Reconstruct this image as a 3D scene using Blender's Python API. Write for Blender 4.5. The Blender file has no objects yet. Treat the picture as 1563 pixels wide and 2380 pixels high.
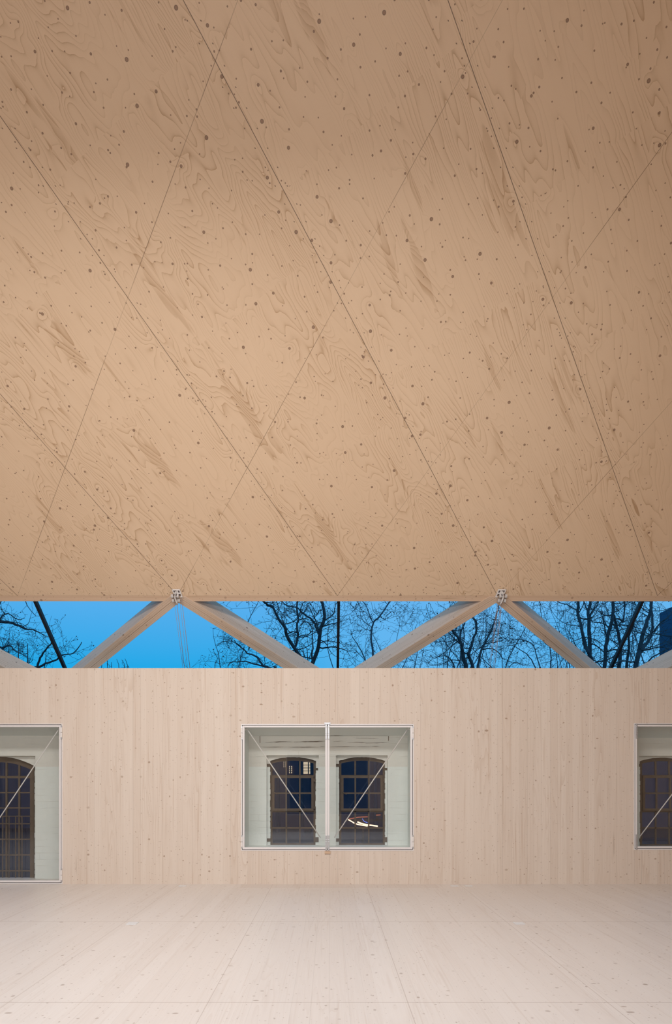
import bpy, math, random
from mathutils import Vector
random.seed(7)
scene = bpy.context.scene
COL = scene.collection
# ------------------------------------------------------------------ camera
F = 1683.0; CX = 766.0; HY = 1815.0; EYE = 1.6
cam = bpy.data.cameras.new('camera'); camo = bpy.data.objects.new('camera', cam); COL.objects.link(camo)
camo.location = (0, 0, EYE); camo.rotation_euler = (math.pi/2, 0, 0)
cam.sensor_fit = 'VERTICAL'; cam.sensor_height = 36; cam.lens = 36*F/2380
cam.shift_x = (781.5-CX)/2380; cam.shift_y = (HY-1190)/2380
cam.clip_start = 0.05; cam.clip_end = 500
scene.camera = camo
vs = scene.view_settings
vs.view_transform = 'Standard'; vs.look = 'None'; vs.gamma = 1; vs.use_curve_mapping = False; vs.exposure = 0.0
# ------------------------------------------------------------------ sky (dusk)
SKY_TOP = (0.105, 0.43, 0.86); SKY_LOW = (0.012, 0.395, 0.81); SKY_LIGHT = (0.20, 0.53, 0.92)
w = bpy.data.worlds.new('dusk_sky'); scene.world = w; w.use_nodes = True
nt = w.node_tree; nt.nodes.clear()
o = nt.nodes.new('ShaderNodeOutputWorld'); b = nt.nodes.new('ShaderNodeBackground')
tc = nt.nodes.new('ShaderNodeTexCoord'); sp = nt.nodes.new('ShaderNodeSeparateXYZ')
nt.links.new(tc.outputs['Generated'], sp.inputs[0])
mr = nt.nodes.new('ShaderNodeMapRange'); mr.inputs[1].default_value = .145; mr.inputs[2].default_value = .245
nt.links.new(sp.outputs['Z'], mr.inputs[0])
mx = nt.nodes.new('ShaderNodeMix'); mx.data_type = 'RGBA'
mx.inputs[6].default_value = (*SKY_LOW, 1); mx.inputs[7].default_value = (*SKY_TOP, 1)
nt.links.new(mr.outputs[0], mx.inputs[0])
mr2 = nt.nodes.new('ShaderNodeMapRange'); mr2.inputs[1].default_value = -.14; mr2.inputs[2].default_value = .25
nt.links.new(sp.outputs['X'], mr2.inputs[0])
ns = nt.nodes.new('ShaderNodeTexNoise'); ns.inputs['Scale'].default_value = 5
nt.links.new(tc.outputs['Generated'], ns.inputs['Vector'])
mm = nt.nodes.new('ShaderNodeMath'); mm.operation = 'MULTIPLY'; nt.links.new(mr2.outputs[0], mm.inputs[0])
mr3 = nt.nodes.new('ShaderNodeMapRange'); mr3.inputs[1].default_value = .3; mr3.inputs[2].default_value = .7
nt.links.new(ns.outputs[0], mr3.inputs[0]); nt.links.new(mr3.outputs[0], mm.inputs[1])
mx2 = nt.nodes.new('ShaderNodeMix'); mx2.data_type = 'RGBA'; mx2.inputs[7].default_value = (*SKY_LIGHT, 1)
nt.links.new(mm.outputs[0], mx2.inputs[0]); nt.links.new(mx.outputs[2], mx2.inputs[6])
nt.links.new(mx2.outputs[2], b.inputs[0]); b.inputs[1].default_value = 1.0
nt.links.new(b.outputs[0], o.inputs[0])
# ------------------------------------------------------------------ added fill lights, out of view
def area(name, loc, rot, sx, sy, power, col, spread=180):
    l = bpy.data.lights.new(name, 'AREA'); l.shape = 'RECTANGLE'; l.size = sx; l.size_y = sy
    l.energy = power; l.color = col; l.spread = math.radians(spread)
    ob = bpy.data.objects.new(name, l); COL.objects.link(ob); ob.location = loc; ob.rotation_euler = rot
    return ob
area('rear_strip_fill', (-1.4, -0.1, 3.95), (math.radians(68), 0, 0), 8.0, 0.7, 315, (1.0, .985, .975))  # added fill by the rear sky strip, no fixture of the hall
area('overhead_fill', (-1.5, 3.9, 6.3), (math.radians(47), 0, 0), 7.5, 0.8, 228, (1.0, .985, .975), 142)  # added fill high overhead, brightens far wall and floor, not a real lamp

# ================================================================== materials
class E:
    """tiny expression wrapper over shader Math nodes"""
    nt = None
    def __init__(s, sock): s.s = sock
    @staticmethod
    def m(op, *a):
        n = E.nt.nodes.new('ShaderNodeMath'); n.operation = op
        for i, x in enumerate(a):
            if isinstance(x, E): E.nt.links.new(x.s, n.inputs[i])
            else: n.inputs[i].default_value = float(x)
        return E(n.outputs[0])
    def __add__(s, o): return E.m('ADD', s, o)
    __radd__ = __add__
    def __sub__(s, o): return E.m('SUBTRACT', s, o)
    def __rsub__(s, o): return E.m('SUBTRACT', o, s)
    def __mul__(s, o): return E.m('MULTIPLY', s, o)
    __rmul__ = __mul__
    def __truediv__(s, o): return E.m('DIVIDE', s, o)
    def __pow__(s, o): return E.m('POWER', s, o)
def floor_(a): return E.m('FLOOR', a)
def fract(a): return E.m('FRACT', a)
def abs_(a): return E.m('ABSOLUTE', a)
def mx_(a, b): return E.m('MAXIMUM', a, b)
def mn_(a, b): return E.m('MINIMUM', a, b)
def sqrt_(a): return E.m('SQRT', a)
def lt(a, b): return E.m('LESS_THAN', a, b)
def gt(a, b): return E.m('GREATER_THAN', a, b)
def fmod(a, b): return fract(a/b)*b
def sstep(a, e0, e1):
    n = E.nt.nodes.new('ShaderNodeMapRange'); n.interpolation_type = 'SMOOTHSTEP'
    E.nt.links.new(a.s, n.inputs[0])
    for i, x in ((1, e0), (2, e1)):
        if isinstance(x, E): E.nt.links.new(x.s, n.inputs[i])
        else: n.inputs[i].default_value = x
    return E(n.outputs[0])
def vec(x, y=0., z=0.):
    n = E.nt.nodes.new('ShaderNodeCombineXYZ')
    for i, q in enumerate((x, y, z)):
        if isinstance(q, E): E.nt.links.new(q.s, n.inputs[i])
        else: n.inputs[i].default_value = q
    return E(n.outputs[0])
def noise(v, scale=1., detail=2., rough=.5, dist=0.):
    n = E.nt.nodes.new('ShaderNodeTexNoise'); E.nt.links.new(v.s, n.inputs['Vector'])
    n.inputs['Scale'].default_value = scale; n.inputs['Detail'].default_value = detail
    n.inputs['Roughness'].default_value = rough; n.inputs['Distortion'].default_value = dist
    return E(n.outputs[0])
def white(a):
    n = E.nt.nodes.new('ShaderNodeTexWhiteNoise'); n.noise_dimensions = '1D'
    E.nt.links.new(a.s, n.inputs['W']); return E(n.outputs[0])
def voro(v, rnd=1.):
    n = E.nt.nodes.new('ShaderNodeTexVoronoi'); n.voronoi_dimensions = '2D'
    n.inputs['Scale'].default_value = 1; n.inputs['Randomness'].default_value = rnd
    E.nt.links.new(v.s, n.inputs['Vector'])
    s = E.nt.nodes.new('ShaderNodeSeparateColor'); E.nt.links.new(n.outputs['Color'], s.inputs[0])
    return E(n.outputs['Distance']), E(s.outputs[0]), E(s.outputs[1])
def mixc(f, a, b):
    n = E.nt.nodes.new('ShaderNodeMix'); n.data_type = 'RGBA'
    if isinstance(f, E): E.nt.links.new(f.s, n.inputs[0])
    else: n.inputs[0].default_value = f
    for i, x in ((6, a), (7, b)):
        if isinstance(x, E): E.nt.links.new(x.s, n.inputs[i])
        else: n.inputs[i].default_value = (*x, 1)
    return E(n.outputs[2])
def scalec(c, f):
    n = E.nt.nodes.new('ShaderNodeVectorMath'); n.operation = 'SCALE'
    E.nt.links.new(c.s, n.inputs[0])
    if isinstance(f, E): E.nt.links.new(f.s, n.inputs['Scale'])
    else: n.inputs['Scale'].default_value = f
    return E(n.outputs[0])
def newmat(name):
    m = bpy.data.materials.new(name); m.use_nodes = True
    E.nt = m.node_tree
    p = m.node_tree.nodes['Principled BSDF']
    return m, p
def objco():
    t = E.nt.nodes.new('ShaderNodeTexCoord'); s = E.nt.nodes.new('ShaderNodeSeparateXYZ')
    E.nt.links.new(t.outputs['Object'], s.inputs[0])
    return E(s.outputs[0]), E(s.outputs[1]), E(s.outputs[2])
def setp(p, col=None, rough=.6, spec=.3, metal=0., bump=None, bs=.3, bd=.01):
    if isinstance(col, E): E.nt.links.new(col.s, p.inputs['Base Color'])
    elif col: p.inputs['Base Color'].default_value = (*col, 1)
    p.inputs['Roughness'].default_value = rough; p.inputs['Specular IOR Level'].default_value = spec
    p.inputs['Metallic'].default_value = metal
    if bump is not None:
        n = E.nt.nodes.new('ShaderNodeBump'); n.inputs['Strength'].default_value = bs; n.inputs['Distance'].default_value = bd
        E.nt.links.new(bump.s, n.inputs['Height']); E.nt.links.new(n.outputs[0], p.inputs['Normal'])
def flat(name, col, rough=.5, spec=.4, metal=0., var=.06, vs_=8.):
    m, p = newmat(name)
    x, y, z = objco()
    n = noise(vec(x, y, z), vs_, 3)
    c = mixc(n, tuple(k*(1-var) for k in col), tuple(min(1, k*(1+var)) for k in col))
    setp(p, c, rough, spec, metal); return m

ZC = 11.2                      # depth of the lower edge of the plywood
HC = EYE + (HY-1384.5)*ZC/F    # its height
CW = 372*ZC/F; CL = 1.955; NX0 = (413-CX)*ZC/F

def mat_plywood():
    m, p = newmat('plywood_ceiling')
    x, y, z = objco()
    s = (ZC-y)*math.sqrt(2)
    A = (x-NX0)/CW + s/(2*CL); B = (x-NX0)/CW - s/(2*CL)
    L = math.hypot(CW/2, CL)
    u = (s*CL-x*(CW/2))/L; v = (x*CL+s*(CW/2))/L
    strip = floor_(A); r1 = white(strip*3.1+.7); r2 = white(strip*5.7+2.3)
    sheet_l = 1.55+r2*.7
    u0 = u + r1*3.
    sheet = floor_(u0/sheet_l); ul = fmod(u0, sheet_l)
    el = .45+r1*1.1
    # knots
    kd, kr, kr2 = voro(vec(ul*3.5+strip*17.+sheet*.0, v*3.5, 0.))
    kd2, kq, _ = voro(vec(u*4.6+strip*9.+3., v*4.6+7., 0.))
    wob = noise(vec(ul*1.1, v*4.0, strip*3.+sheet*.06), 1., 3., .55)
    bulge = E.m('EXPONENT', kd*kd*-14.)*gt(kr, .55)*(kr2-.35)*.16
    F1 = noise(vec(ul*el*.46, v*2.2+wob*.22, strip*7.3+sheet*.07), 1., 2.2, .45, .10)+bulge*.8+(noise(vec(ul*6., v*22., 4.), 1., 2.)-.5)*.008
    band = fract(F1*(25.+r2*10.))
    amp = noise(vec(ul*.8, v*1.3, strip*2.+11.+sheet*.1), 1., 2.)
    line = ((band**9.)*.85+(band**2.)*.30)*(.30+sstep(amp, .38, .64)*.75)
    fine = noise(vec(u*3., v*120., 0.), 1., 2.)
    pat = sstep(noise(vec(ul*.5+5., v*4.6, strip*4.+sheet*.10), 1., 3., .5, .25), .635, .655)*(.35+band*.65)
    tone = noise(vec(u*.25, v*.35, 3.), 1., 1.)
    ft = mn_(line*.75+pat*.5+(fine-.5)*.10+(tone-.5)*.35+(r1-.5)*.10+.10, 1.)
    c = mixc(mx_(ft, 0.), (.712, .524, .358), (.455, .290, .165))
    # knots
    def knot(c, d, r, sc, dark, lo, hi, pw, thr):
        rad = (lo+(r**pw)*hi)*sc
        mk = (1.-sstep(d, rad*.72, rad))*gt(r, thr)
        ring = sstep(d, rad*.45, rad*.85)
        kc = mixc(ring, tuple(q*2.7 for q in dark), dark)
        return mixc(mk*.92, c, kc)
    c = knot(c, kd, kr, 3.5, (.105, .062, .040), .0075, .014, 3., .05)
    c = knot(c, kd2, kq, 4.6, (.105, .062, .040), .0068, .005, 2., .15)
    # screws beside the dark joints and along the lower edge
    hA = (fract(A+.5)-.5)*CW
    da = abs_(hA)-.065; ds = fmod(s+.02, .152)-.076
    sc = lt(da*da+ds*ds, .0062**2)
    dbx = fmod(x, .2)-.1; dbs = s-.035
    sc2 = lt(dbx*dbx+dbs*dbs, .0075**2)
    c = mixc(mx_(sc, sc2)*.8, c, (.11, .065, .04))
    # joints
    wv = noise(vec(x*.7, y*.7, 0.), 1., 2.)
    pd = abs_(fract(A+.5)-.5)*(CW*CL/L)
    c = mixc((1.-sstep(pd, .0016, .0050))*.85, c, (.07, .04, .022))
    pt = abs_(fract(B+.5)-.5)*(CW*CL/L)
    c = mixc((1.-sstep(pt, .0010, .0044))*(.32+sstep(wv, .45, .6)*.5), c, (.13, .075, .04))
    setp(p, c, .48, .35)
    return m

def knots_layer(c, vx, vy, sc, col, lo, hi, thr, amt=.8, el=1.):
    d, r, g = voro(vec(vx*sc*el, vy*sc, 0.))
    rad = (lo+(g**3.)*hi)*sc
    mk = (1.-sstep(d, rad*.5, rad))*gt(r, thr)
    return mixc(mk*amt, c, col)

def mat_board(name, base, dark, knot, bw=.118, amp=1., horizontal='x', along='z', panel=None, rough=.6, spec=.2, seam=.5, kd=1.):
    """glued softwood boards; across = board width axis"""
    m, p = newmat(name)
    x, y, z = objco()
    ax = {'x': x, 'y': y, 'z': z, 'yz': y+z*.83}
    v = ax[horizontal]; u = ax[along]
    v0 = v; v = v+(noise(vec(floor_(v/.0001)*.0001, 0., 0.), 4.2, 1.)-.5)*bw*1.6
    bi = floor_(v/bw); r = white(bi+.37); r2 = white(bi*2.3+9.1)
    vv = v+r*9.
    F1 = noise(vec(u*.30+r2*20., vv*5.5, r*7.), 1., 2., .45, .15)
    band = fract(F1*15.)
    a = sstep(noise(vec(u*.5+4., v*3.2, 1.), 1., 2.), .45, .68)
    line = (band**3.)*(.10+a*.62)
    fine = noise(vec(u*1.3, v*95., 0.), 1., 2.)
    streak = sstep(noise(vec(u*.55+r*4., v*30., 2.), 1., 1.), .62, .74)*.30
    big = noise(vec(u*.35, v*.4, 9.), 1., 1.)
    f = (line*.55+(fine-.5)*.36+streak*1.35+(r-.5)*.24+(big-.5)*.22)*amp+.16
    c = mixc(mn_(mx_(f, 0.), 1.), base, dark)
    lens = sstep(noise(vec(u*.9+r*13., v*17., 4.), 1., 2., .5), .69, .78)*sstep(noise(vec(u*.7, v*.9, 17.), 1., 1.), .42, .6)
    c = mixc(lens*.55*amp, c, tuple(q*.78 for q in dark))
    sd = abs_(fract(v/bw+.5)-.5)*bw
    c = mixc((1.-sstep(sd, .001, .0042))*gt(r2, .55)*seam*(.4+r*.6), c, tuple(q*.45 for q in dark))
    wv = v+noise(vec(u*3., v*3., 0.), 1., 1.)*.05
    clu = sstep(noise(vec(u*1.4, v*1.1, 31.), 1., 1.), .38, .62)*.5
    for sc, lo, hi, thr, amt, sd_ in ((4.2, .0110, .012, .20, .80*kd, 0.), (8.2, .0058, .006, .22, .66*kd, 5.), (12., .004, .004, .45, .55*kd, 11.)):
        d, rr, g = voro(vec((wv+sd_)*sc*1.0, (u+sd_)*sc*(1.0 if along == 'z' else .75), 0.))
        rad = (lo+(g**3.)*hi)*sc
        mk = (1.-sstep(d, rad*.45, rad))*gt(rr, thr)*(.55+clu)
        c = mixc(mk*amt, c, knot)
    if panel: c = panel(c, x, y, z)
    setp(p, c, rough, spec)
    return m

def floor_panel(c, x, y, z):
    px_ = (fract((x-.567)/1.444+.5)-.5)*1.444
    c = mixc((1.-sstep(abs_(px_), .001, .0045))*.42, c, (.30, .22, .18))
    py_ = (fract((y-5.23)/3.0+.5)-.5)*3.0
    c = mixc((1.-sstep(abs_(py_), .004, .010))*.42, c, (.30, .22, .18))
    st = gt(y, 10.83)*lt(abs_(x-.15), 1.5)
    c = mixc(st*.16, c, (.55, .42, .34))
    return c

M_PLY = mat_plywood()
M_WALL = mat_board('softwood_wall', (.745, .648, .560), (.560, .425, .325), (.37, .255, .18), seam=.32)
M_FLOOR = mat_board('soaped_floor_boards', (.795, .755, .725), (.665, .595, .545), (.42, .35, .31), bw=.131, amp=.95,
                    horizontal='x', along='y', panel=floor_panel, rough=.42, spec=.42, seam=.16, kd=1.05)
M_BEAM = mat_board('laminated_softwood_x', (.66, .475, .335), (.50, .325, .205), (.28, .17, .11), bw=.034, amp=1.1, horizontal='z', along='x', seam=.4)
M_BEAMY = mat_board('laminated_softwood_y', (.66, .49, .37), (.50, .335, .225), (.28, .17, .11), bw=.034, amp=1.0, horizontal='x', along='y', seam=.25)

def mat_brick():
    m, p = newmat('painted_brickwork')
    x, y, z = objco()
    n1 = noise(vec(x, y, z), 2.2, 3.)
    zz = z+(n1-.5)*.02
    row = floor_(zz/.105); rr = white(row+.3)
    fz = abs_(fract(zz/.105+.5)-.5)*.105
    xo = x+(rr*.24)
    fx = abs_(fract(xo/.25+.5)-.5)*.25
    br = noise(vec(x*1.4, row*3.7, 0.), 2., 2.)
    hj = (1.-sstep(fz, .001, .006))*sstep(br, .47, .66)
    vj = (1.-sstep(fx, .001, .005))*sstep(br, .58, .70)
    j = mx_(hj, vj*.7)
    n = noise(vec(x, y, z), 9., 4., .6)
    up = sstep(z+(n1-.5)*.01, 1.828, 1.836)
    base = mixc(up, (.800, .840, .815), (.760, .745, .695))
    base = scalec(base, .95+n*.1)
    c = mixc(j*.26, base, (.36, .31, .25))
    chip = sstep(noise(vec(x, y, z), 5.5, 4., .7), .66, .70)
    c = mixc(chip*.18, c, (.40, .33, .27))
    setp(p, c, .7, .2, bump=n*1.2-j*.9, bs=.4, bd=.012)
    return m
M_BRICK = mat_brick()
M_REVEAL = flat('grey_reveal_lining', (.76, .80, .775), .6, .3, var=.03)
M_LINTEL = None
def mat_lintel():
    m, p = newmat('painted_lintel')
    x, y, z = objco()
    n = noise(vec(x*.7, y, z*26.), 1.6, 4., .6)
    crack = sstep(n, .655, .67)
    c = mixc(crack*.8, (.76, .745, .695), (.13, .095, .07))
    setp(p, c, .7, .2); return m
M_LINTEL = mat_lintel()
M_WHITE = flat('white_coated_metal', (.80, .765, .755), .38, .5, var=.02)
M_WHITE2 = flat('white_steel', (.78, .74, .71), .4, .5, var=.03)
M_STEEL = flat('brushed_steel', (.52, .52, .53), .35, .5, .55, var=.08, vs_=40)
M_GASKET = flat('dark_gasket', (.055, .045, .042), .7, .2)
M_IRON = flat('brown_iron', (.125, .095, .072), .7, .25, var=.25, vs_=14)
M_BLACK = flat('black_glazing_profile', (.012, .010, .012), .5, .3)
M_ROPE = flat('pale_rope', (.38, .29, .28), .8, .1, var=.1)
M_SOCKET = flat('socket_cover_metal', (.80, .84, .88), .3, .5, .1, var=.02)
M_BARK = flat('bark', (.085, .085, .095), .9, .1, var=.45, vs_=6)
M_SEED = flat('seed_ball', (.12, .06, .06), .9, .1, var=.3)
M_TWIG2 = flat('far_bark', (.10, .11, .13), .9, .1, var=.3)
M_TOWER = flat('tower_concrete', (.045, .09, .16), .8, .2, var=.2, vs_=.6)
M_DARKB = flat('dark_facade', (.13, .09, .105), .8, .2, var=.3, vs_=1.5)
M_GROUND = flat('dark_paving', (.03, .032, .035), .9, .1, var=.3, vs_=1.)
def emat(name, col, st):
    m = bpy.data.materials.new(name); m.use_nodes = True; t = m.node_tree; t.nodes.clear()
    o = t.nodes.new('ShaderNodeOutputMaterial'); e = t.nodes.new('ShaderNodeEmission')
    e.inputs[0].default_value = (*col, 1); e.inputs[1].default_value = st; t.links.new(e.outputs[0], o.inputs[0]); return m
M_LIT = emat('lit_window', (1, .72, .42), 1.1)
M_BULB = emat('warm_lamp_string', (1, .62, .35), 3.2)
M_BULB2 = emat('red_lamp_string', (1, .25, .12), .9)
M_BLUE = emat('blue_lamp_tube', (.25, .35, 1), 1.2)
def glass(name, base, refl, tint=(1, 1, 1)):
    m = bpy.data.materials.new(name); m.use_nodes = True; t = m.node_tree; t.nodes.clear()
    o = t.nodes.new('ShaderNodeOutputMaterial'); tr = t.nodes.new('ShaderNodeBsdfTransparent'); gl = t.nodes.new('ShaderNodeBsdfGlossy')
    gl.inputs['Roughness'].default_value = 0.0; tr.inputs[0].default_value = (*tint, 1)
    lw = t.nodes.new('ShaderNodeLayerWeight'); lw.inputs[0].default_value = .5
    fr = t.nodes.new('ShaderNodeMath'); fr.operation = 'POWER'; fr.inputs[1].default_value = 5; t.links.new(lw.outputs['Facing'], fr.inputs[0])
    ma = t.nodes.new('ShaderNodeMath'); ma.operation = 'MULTIPLY_ADD'; ma.inputs[1].default_value = refl; ma.inputs[2].default_value = base
    mi = t.nodes.new('ShaderNodeMath'); mi.operation = 'MINIMUM'; mi.inputs[1].default_value = 1
    t.links.new(fr.outputs[0], ma.inputs[0]); t.links.new(ma.outputs[0], mi.inputs[0])
    mx = t.nodes.new('ShaderNodeMixShader'); t.links.new(mi.outputs[0], mx.inputs[0])
    t.links.new(tr.outputs[0], mx.inputs[1]); t.links.new(gl.outputs[0], mx.inputs[2]); t.links.new(mx.outputs[0], o.inputs[0]); return m
M_GLASS = glass('double_glazing', .062, .8, (.985, .99, .98))
M_OLDGLASS = glass('old_dark_glass', .04, .9, (.80, .85, .95))
M_ROOFGLASS = glass('roof_glass', .0, .45, (1, 1, 1))

# ================================================================== geometry helpers
class MB:
    def __init__(s): s.v = []; s.f = []
    def add(s, vs, fs):
        k = len(s.v); s.v += [tuple(q) for q in vs]; s.f += [tuple(i+k for i in f) for f in fs]; return s
    def box(s, x0, x1, y0, y1, z0, z1):
        x0, x1 = min(x0, x1), max(x0, x1); y0, y1 = min(y0, y1), max(y0, y1); z0, z1 = min(z0, z1), max(z0, z1)
        return s.add([(x0,y0,z0),(x1,y0,z0),(x1,y1,z0),(x0,y1,z0),(x0,y0,z1),(x1,y0,z1),(x1,y1,z1),(x0,y1,z1)],
                     [(0,3,2,1),(4,5,6,7),(0,1,5,4),(1,2,6,5),(2,3,7,6),(3,0,4,7)])
    def prism(s, pts, off):
        """polygon pts (3D) extruded by vector off"""
        n = len(pts); a = [Vector(p) for p in pts]; o_ = Vector(off)
        return s.add(a+[p+o_ for p in a], [tuple(range(n))[::-1], tuple(range(n, 2*n))]+[(i, (i+1) % n, (i+1) % n+n, i+n) for i in range(n)])
    def tube(s, pts, rads, n=8, cap=True):
        pts = [Vector(p) for p in pts]
        if not isinstance(rads, (list, tuple)): rads = [rads]*len(pts)
        t0 = (pts[1]-pts[0]).normalized()
        up = Vector((0,0,1)) if abs(t0.z) < .9 else Vector((1,0,0))
        a = t0.cross(up).normalized()
        rings = []; k = len(s.v)
        for i, p in enumerate(pts):
            t = (pts[min(i+1, len(pts)-1)]-pts[max(i-1, 0)]).normalized()
            a = (a-t*a.dot(t))
            if a.length < 1e-5: a = t.orthogonal()
            a.normalize(); b_ = t.cross(a)
            for j in range(n):
                q = p+(a*math.cos(2*math.pi*j/n)+b_*math.sin(2*math.pi*j/n))*rads[i]
                s.v.append(tuple(q))
        for i in range(len(pts)-1):
            for j in range(n):
                s.f.append((k+i*n+j, k+i*n+(j+1) % n, k+(i+1)*n+(j+1) % n, k+(i+1)*n+j))
        if cap:
            s.f.append(tuple(k+j for j in range(n))[::-1]); s.f.append(tuple(k+(len(pts)-1)*n+j for j in range(n)))
        return s
    def build(s, name, mat, parent=None, smooth=False, bevel=0, **props):
        me = bpy.data.meshes.new(name); me.from_pydata(s.v, [], s.f); me.update()
        if mat: me.materials.append(mat)
        if smooth:
            for p_ in me.polygons: p_.use_smooth = True
        ob = bpy.data.objects.new(name, me); COL.objects.link(ob)
        if bevel:
            bm_ = ob.modifiers.new('bevel', 'BEVEL'); bm_.width = bevel; bm_.segments = 2; bm_.limit_method = 'ANGLE'
        if parent: ob.parent = parent
        for k, v_ in props.items(): ob[k] = v_
        return ob
def struct(name, mb, mat, **k):
    return mb.build(name, mat, kind='structure', **k)
def empty(name, loc=(0,0,0), **props):
    ob = bpy.data.objects.new(name, None); COL.objects.link(ob); ob.location = loc; ob.empty_display_size = .1
    for k, v_ in props.items(): ob[k] = v_
    return ob
def PX(px, d): return (px-CX)*d/F
def PZ(py, d): return EYE+(HY-py)*d/F

def holed_wall(xs, zs, y0, y1, hole):
    """wall slab between y0 (front) and y1 on a grid; hole(cx,cz)->True leaves the cell open"""
    mb = MB(); xs = sorted(set(xs)); zs = sorted(set(zs)); nx = len(xs)-1; nz = len(zs)-1
    idx = {}
    def V(i, j, k):
        key = (i, j, k)
        if key not in idx: idx[key] = len(mb.v); mb.v.append((xs[i], (y0, y1)[k], zs[j]))
        return idx[key]
    sol = [[not hole((xs[i]+xs[i+1])/2, (zs[j]+zs[j+1])/2) for j in range(nz)] for i in range(nx)]
    def S(i, j): return 0 <= i < nx and 0 <= j < nz and sol[i][j]
    for i in range(nx):
        for j in range(nz):
            if not sol[i][j]: continue
            mb.f.append((V(i,j,0), V(i+1,j,0), V(i+1,j+1,0), V(i,j+1,0)))
            mb.f.append((V(i,j,1), V(i,j+1,1), V(i+1,j+1,1), V(i+1,j,1)))
            if not S(i-1, j): mb.f.append((V(i,j,0), V(i,j+1,0), V(i,j+1,1), V(i,j,1)))
            if not S(i+1, j): mb.f.append((V(i+1,j,0), V(i+1,j,1), V(i+1,j+1,1), V(i+1,j+1,0)))
            if not S(i, j-1): mb.f.append((V(i,j,0), V(i,j,1), V(i+1,j,1), V(i+1,j,0)))
            if not S(i, j+1): mb.f.append((V(i,j+1,0), V(i+1,j+1,0), V(i+1,j+1,1), V(i,j+1,1)))
    return mb

# ================================================================== room shell
XL, XR = -11.0, 8.2
YW = 11.22; YB = -0.30; YM = (ZC+0.02+YB)/2+0.0; TOP = PZ(1553, YW)
YM = (YW+YB)/2
HR = HC+(ZC-YM)
struct('floor', MB().box(XL-.2, XR+.2, YB-.4, 12.0, -.2, 0), M_FLOOR)
# plywood roof slopes (45 degrees), 0.22 thick
n_ = .16
struct('ceiling', MB().prism([(XL-.1, ZC, HC), (XR+.1, ZC, HC), (XR+.1, YM, HR), (XL-.1, YM, HR)], (0, n_, n_)), M_PLY)
YZ = YB+(YW-ZC)
rb = MB().prism([(XL-.1, YZ, HC), (XR+.1, YZ, HC), (XR+.1, YM, HR), (XL-.1, YM, HR)], (0, -n_, n_))
rc = struct('ceiling', rb, M_PLY)
# edge rails under the plywood
Yr = ZC*(3498-1385)/(3498-1398.5)
def rail(name, mir=False):
    pts = [(XL, ZC+.002, HC+.003), (XR, ZC+.002, HC+.003), (XR, Yr, HC-(Yr-ZC)+.004), (XL, Yr, HC-(Yr-ZC)+.004)]
    off = (0, .22, .22)
    if mir:
        pts = [(a, YW+YB-b_, c_) for a, b_, c_ in pts]; off = (0, -.22, .22)
    return struct(name, MB().prism(pts, off), M_BEAM)
rail('trim_1'); rail('trim_2', True)

# window openings in the inner wall (front of the recess), in metres
def op(x0, x1, y0, y1): return (PX(x0, YW), PX(x1, YW), PZ(y1, YW), PZ(y0, YW))
WIN = {1: op(561.5, 961.5, 1683.5, 1976.5), 2: op(-108, 144.8, 1682.5, 2053.8), 3: op(1474.5, 1700, 1681.5, 1974.5)}
WT = .12
xs = [XL, XR]; zs = [0, TOP]
for a in WIN.values(): xs += [a[0], a[1]]; zs += [a[2], a[3]]
def inwin(x, z): return any(a[0] < x < a[1] and a[2] < z < a[3] for a in WIN.values())
struct('wall_front', holed_wall(xs, zs, YW, YW+WT, inwin), M_WALL)
# wall behind the camera with the same kind of window
BW = (-1.37, 1.30, WIN[1][2], WIN[1][3])
struct('wall_back', holed_wall([XL, XR, BW[0], BW[1]], [0, TOP, BW[2], BW[3]], YB-WT, YB, lambda x, z: BW[0] < x < BW[1] and BW[2] < z < BW[3]), M_WALL)
# gable end walls
for nm, X, dx in (('wall_left', XL, -.15), ('wall_right', XR, .15)):
    pts = [(X, YB-.35, 0), (X, 12.0, 0), (X, 12.0, 3.9), (X, YM, HR+.2), (X, YB-.95, 3.9), (X, YB-.95, 0)]
    struct(nm, MB().prism(pts, (dx, 0, 0)), M_WALL if nm == 'wall_left' else M_PLY)

# ------------------------------------------------------------------ old brick wall outside the inner wall
YK = 11.84; YK2 = 11.93; YK3 = 12.3; YFR = 12.0; KT = 3.435
ARCH = [  # outer (niche) px at YK: x0,x1,top,bottom ; inner arched px at YK2: x0,x1, spring, crown, bottom
    dict(n=(620.0, 741.5, 1755.5, 1965.0), a=(627.6, 735.0, 1768.5, 1759.6, 1965.0)),
    dict(n=(781.5, 901.5, 1755.5, 1965.0), a=(788.0, 896.2, 1768.5, 1759.6, 1965.0)),
    dict(n=(1486.5, 1606.5, 1757.0, 1967.0), a=(1487.8, 1596.0, 1769.5, 1760.6, 1967.0)),
    dict(n=(-84.0, 82.2, 1757.0, 2049.0), a=(-84.0, 81.2, 1781.0, 1758.8, 2048.5))]
def slab(y0, y1, rects, zlo=0):
    xs = [XL, XR]; zs = [zlo, KT]
    for a in rects: xs += [a[0], a[1]]; zs += [a[2], a[3]]
    return holed_wall(xs, zs, y0, y1, lambda x, z: any(a[0] < x < a[1] and a[2] < z < a[3] for a in rects))
r1 = [(PX(q['n'][0], YK), PX(q['n'][1], YK), PZ(q['n'][3], YK), PZ(q['n'][2], YK)) for q in ARCH]
mbk = slab(YK, YK2, r1)
r2 = [(PX(q['a'][0], YK2), PX(q['a'][1], YK2), PZ(q['a'][4], YK2), PZ(q['a'][3], YK2)) for q in ARCH]
mb2 = slab(YK2, YK3, r2); mbk.add(mb2.v, mb2.f)
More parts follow.
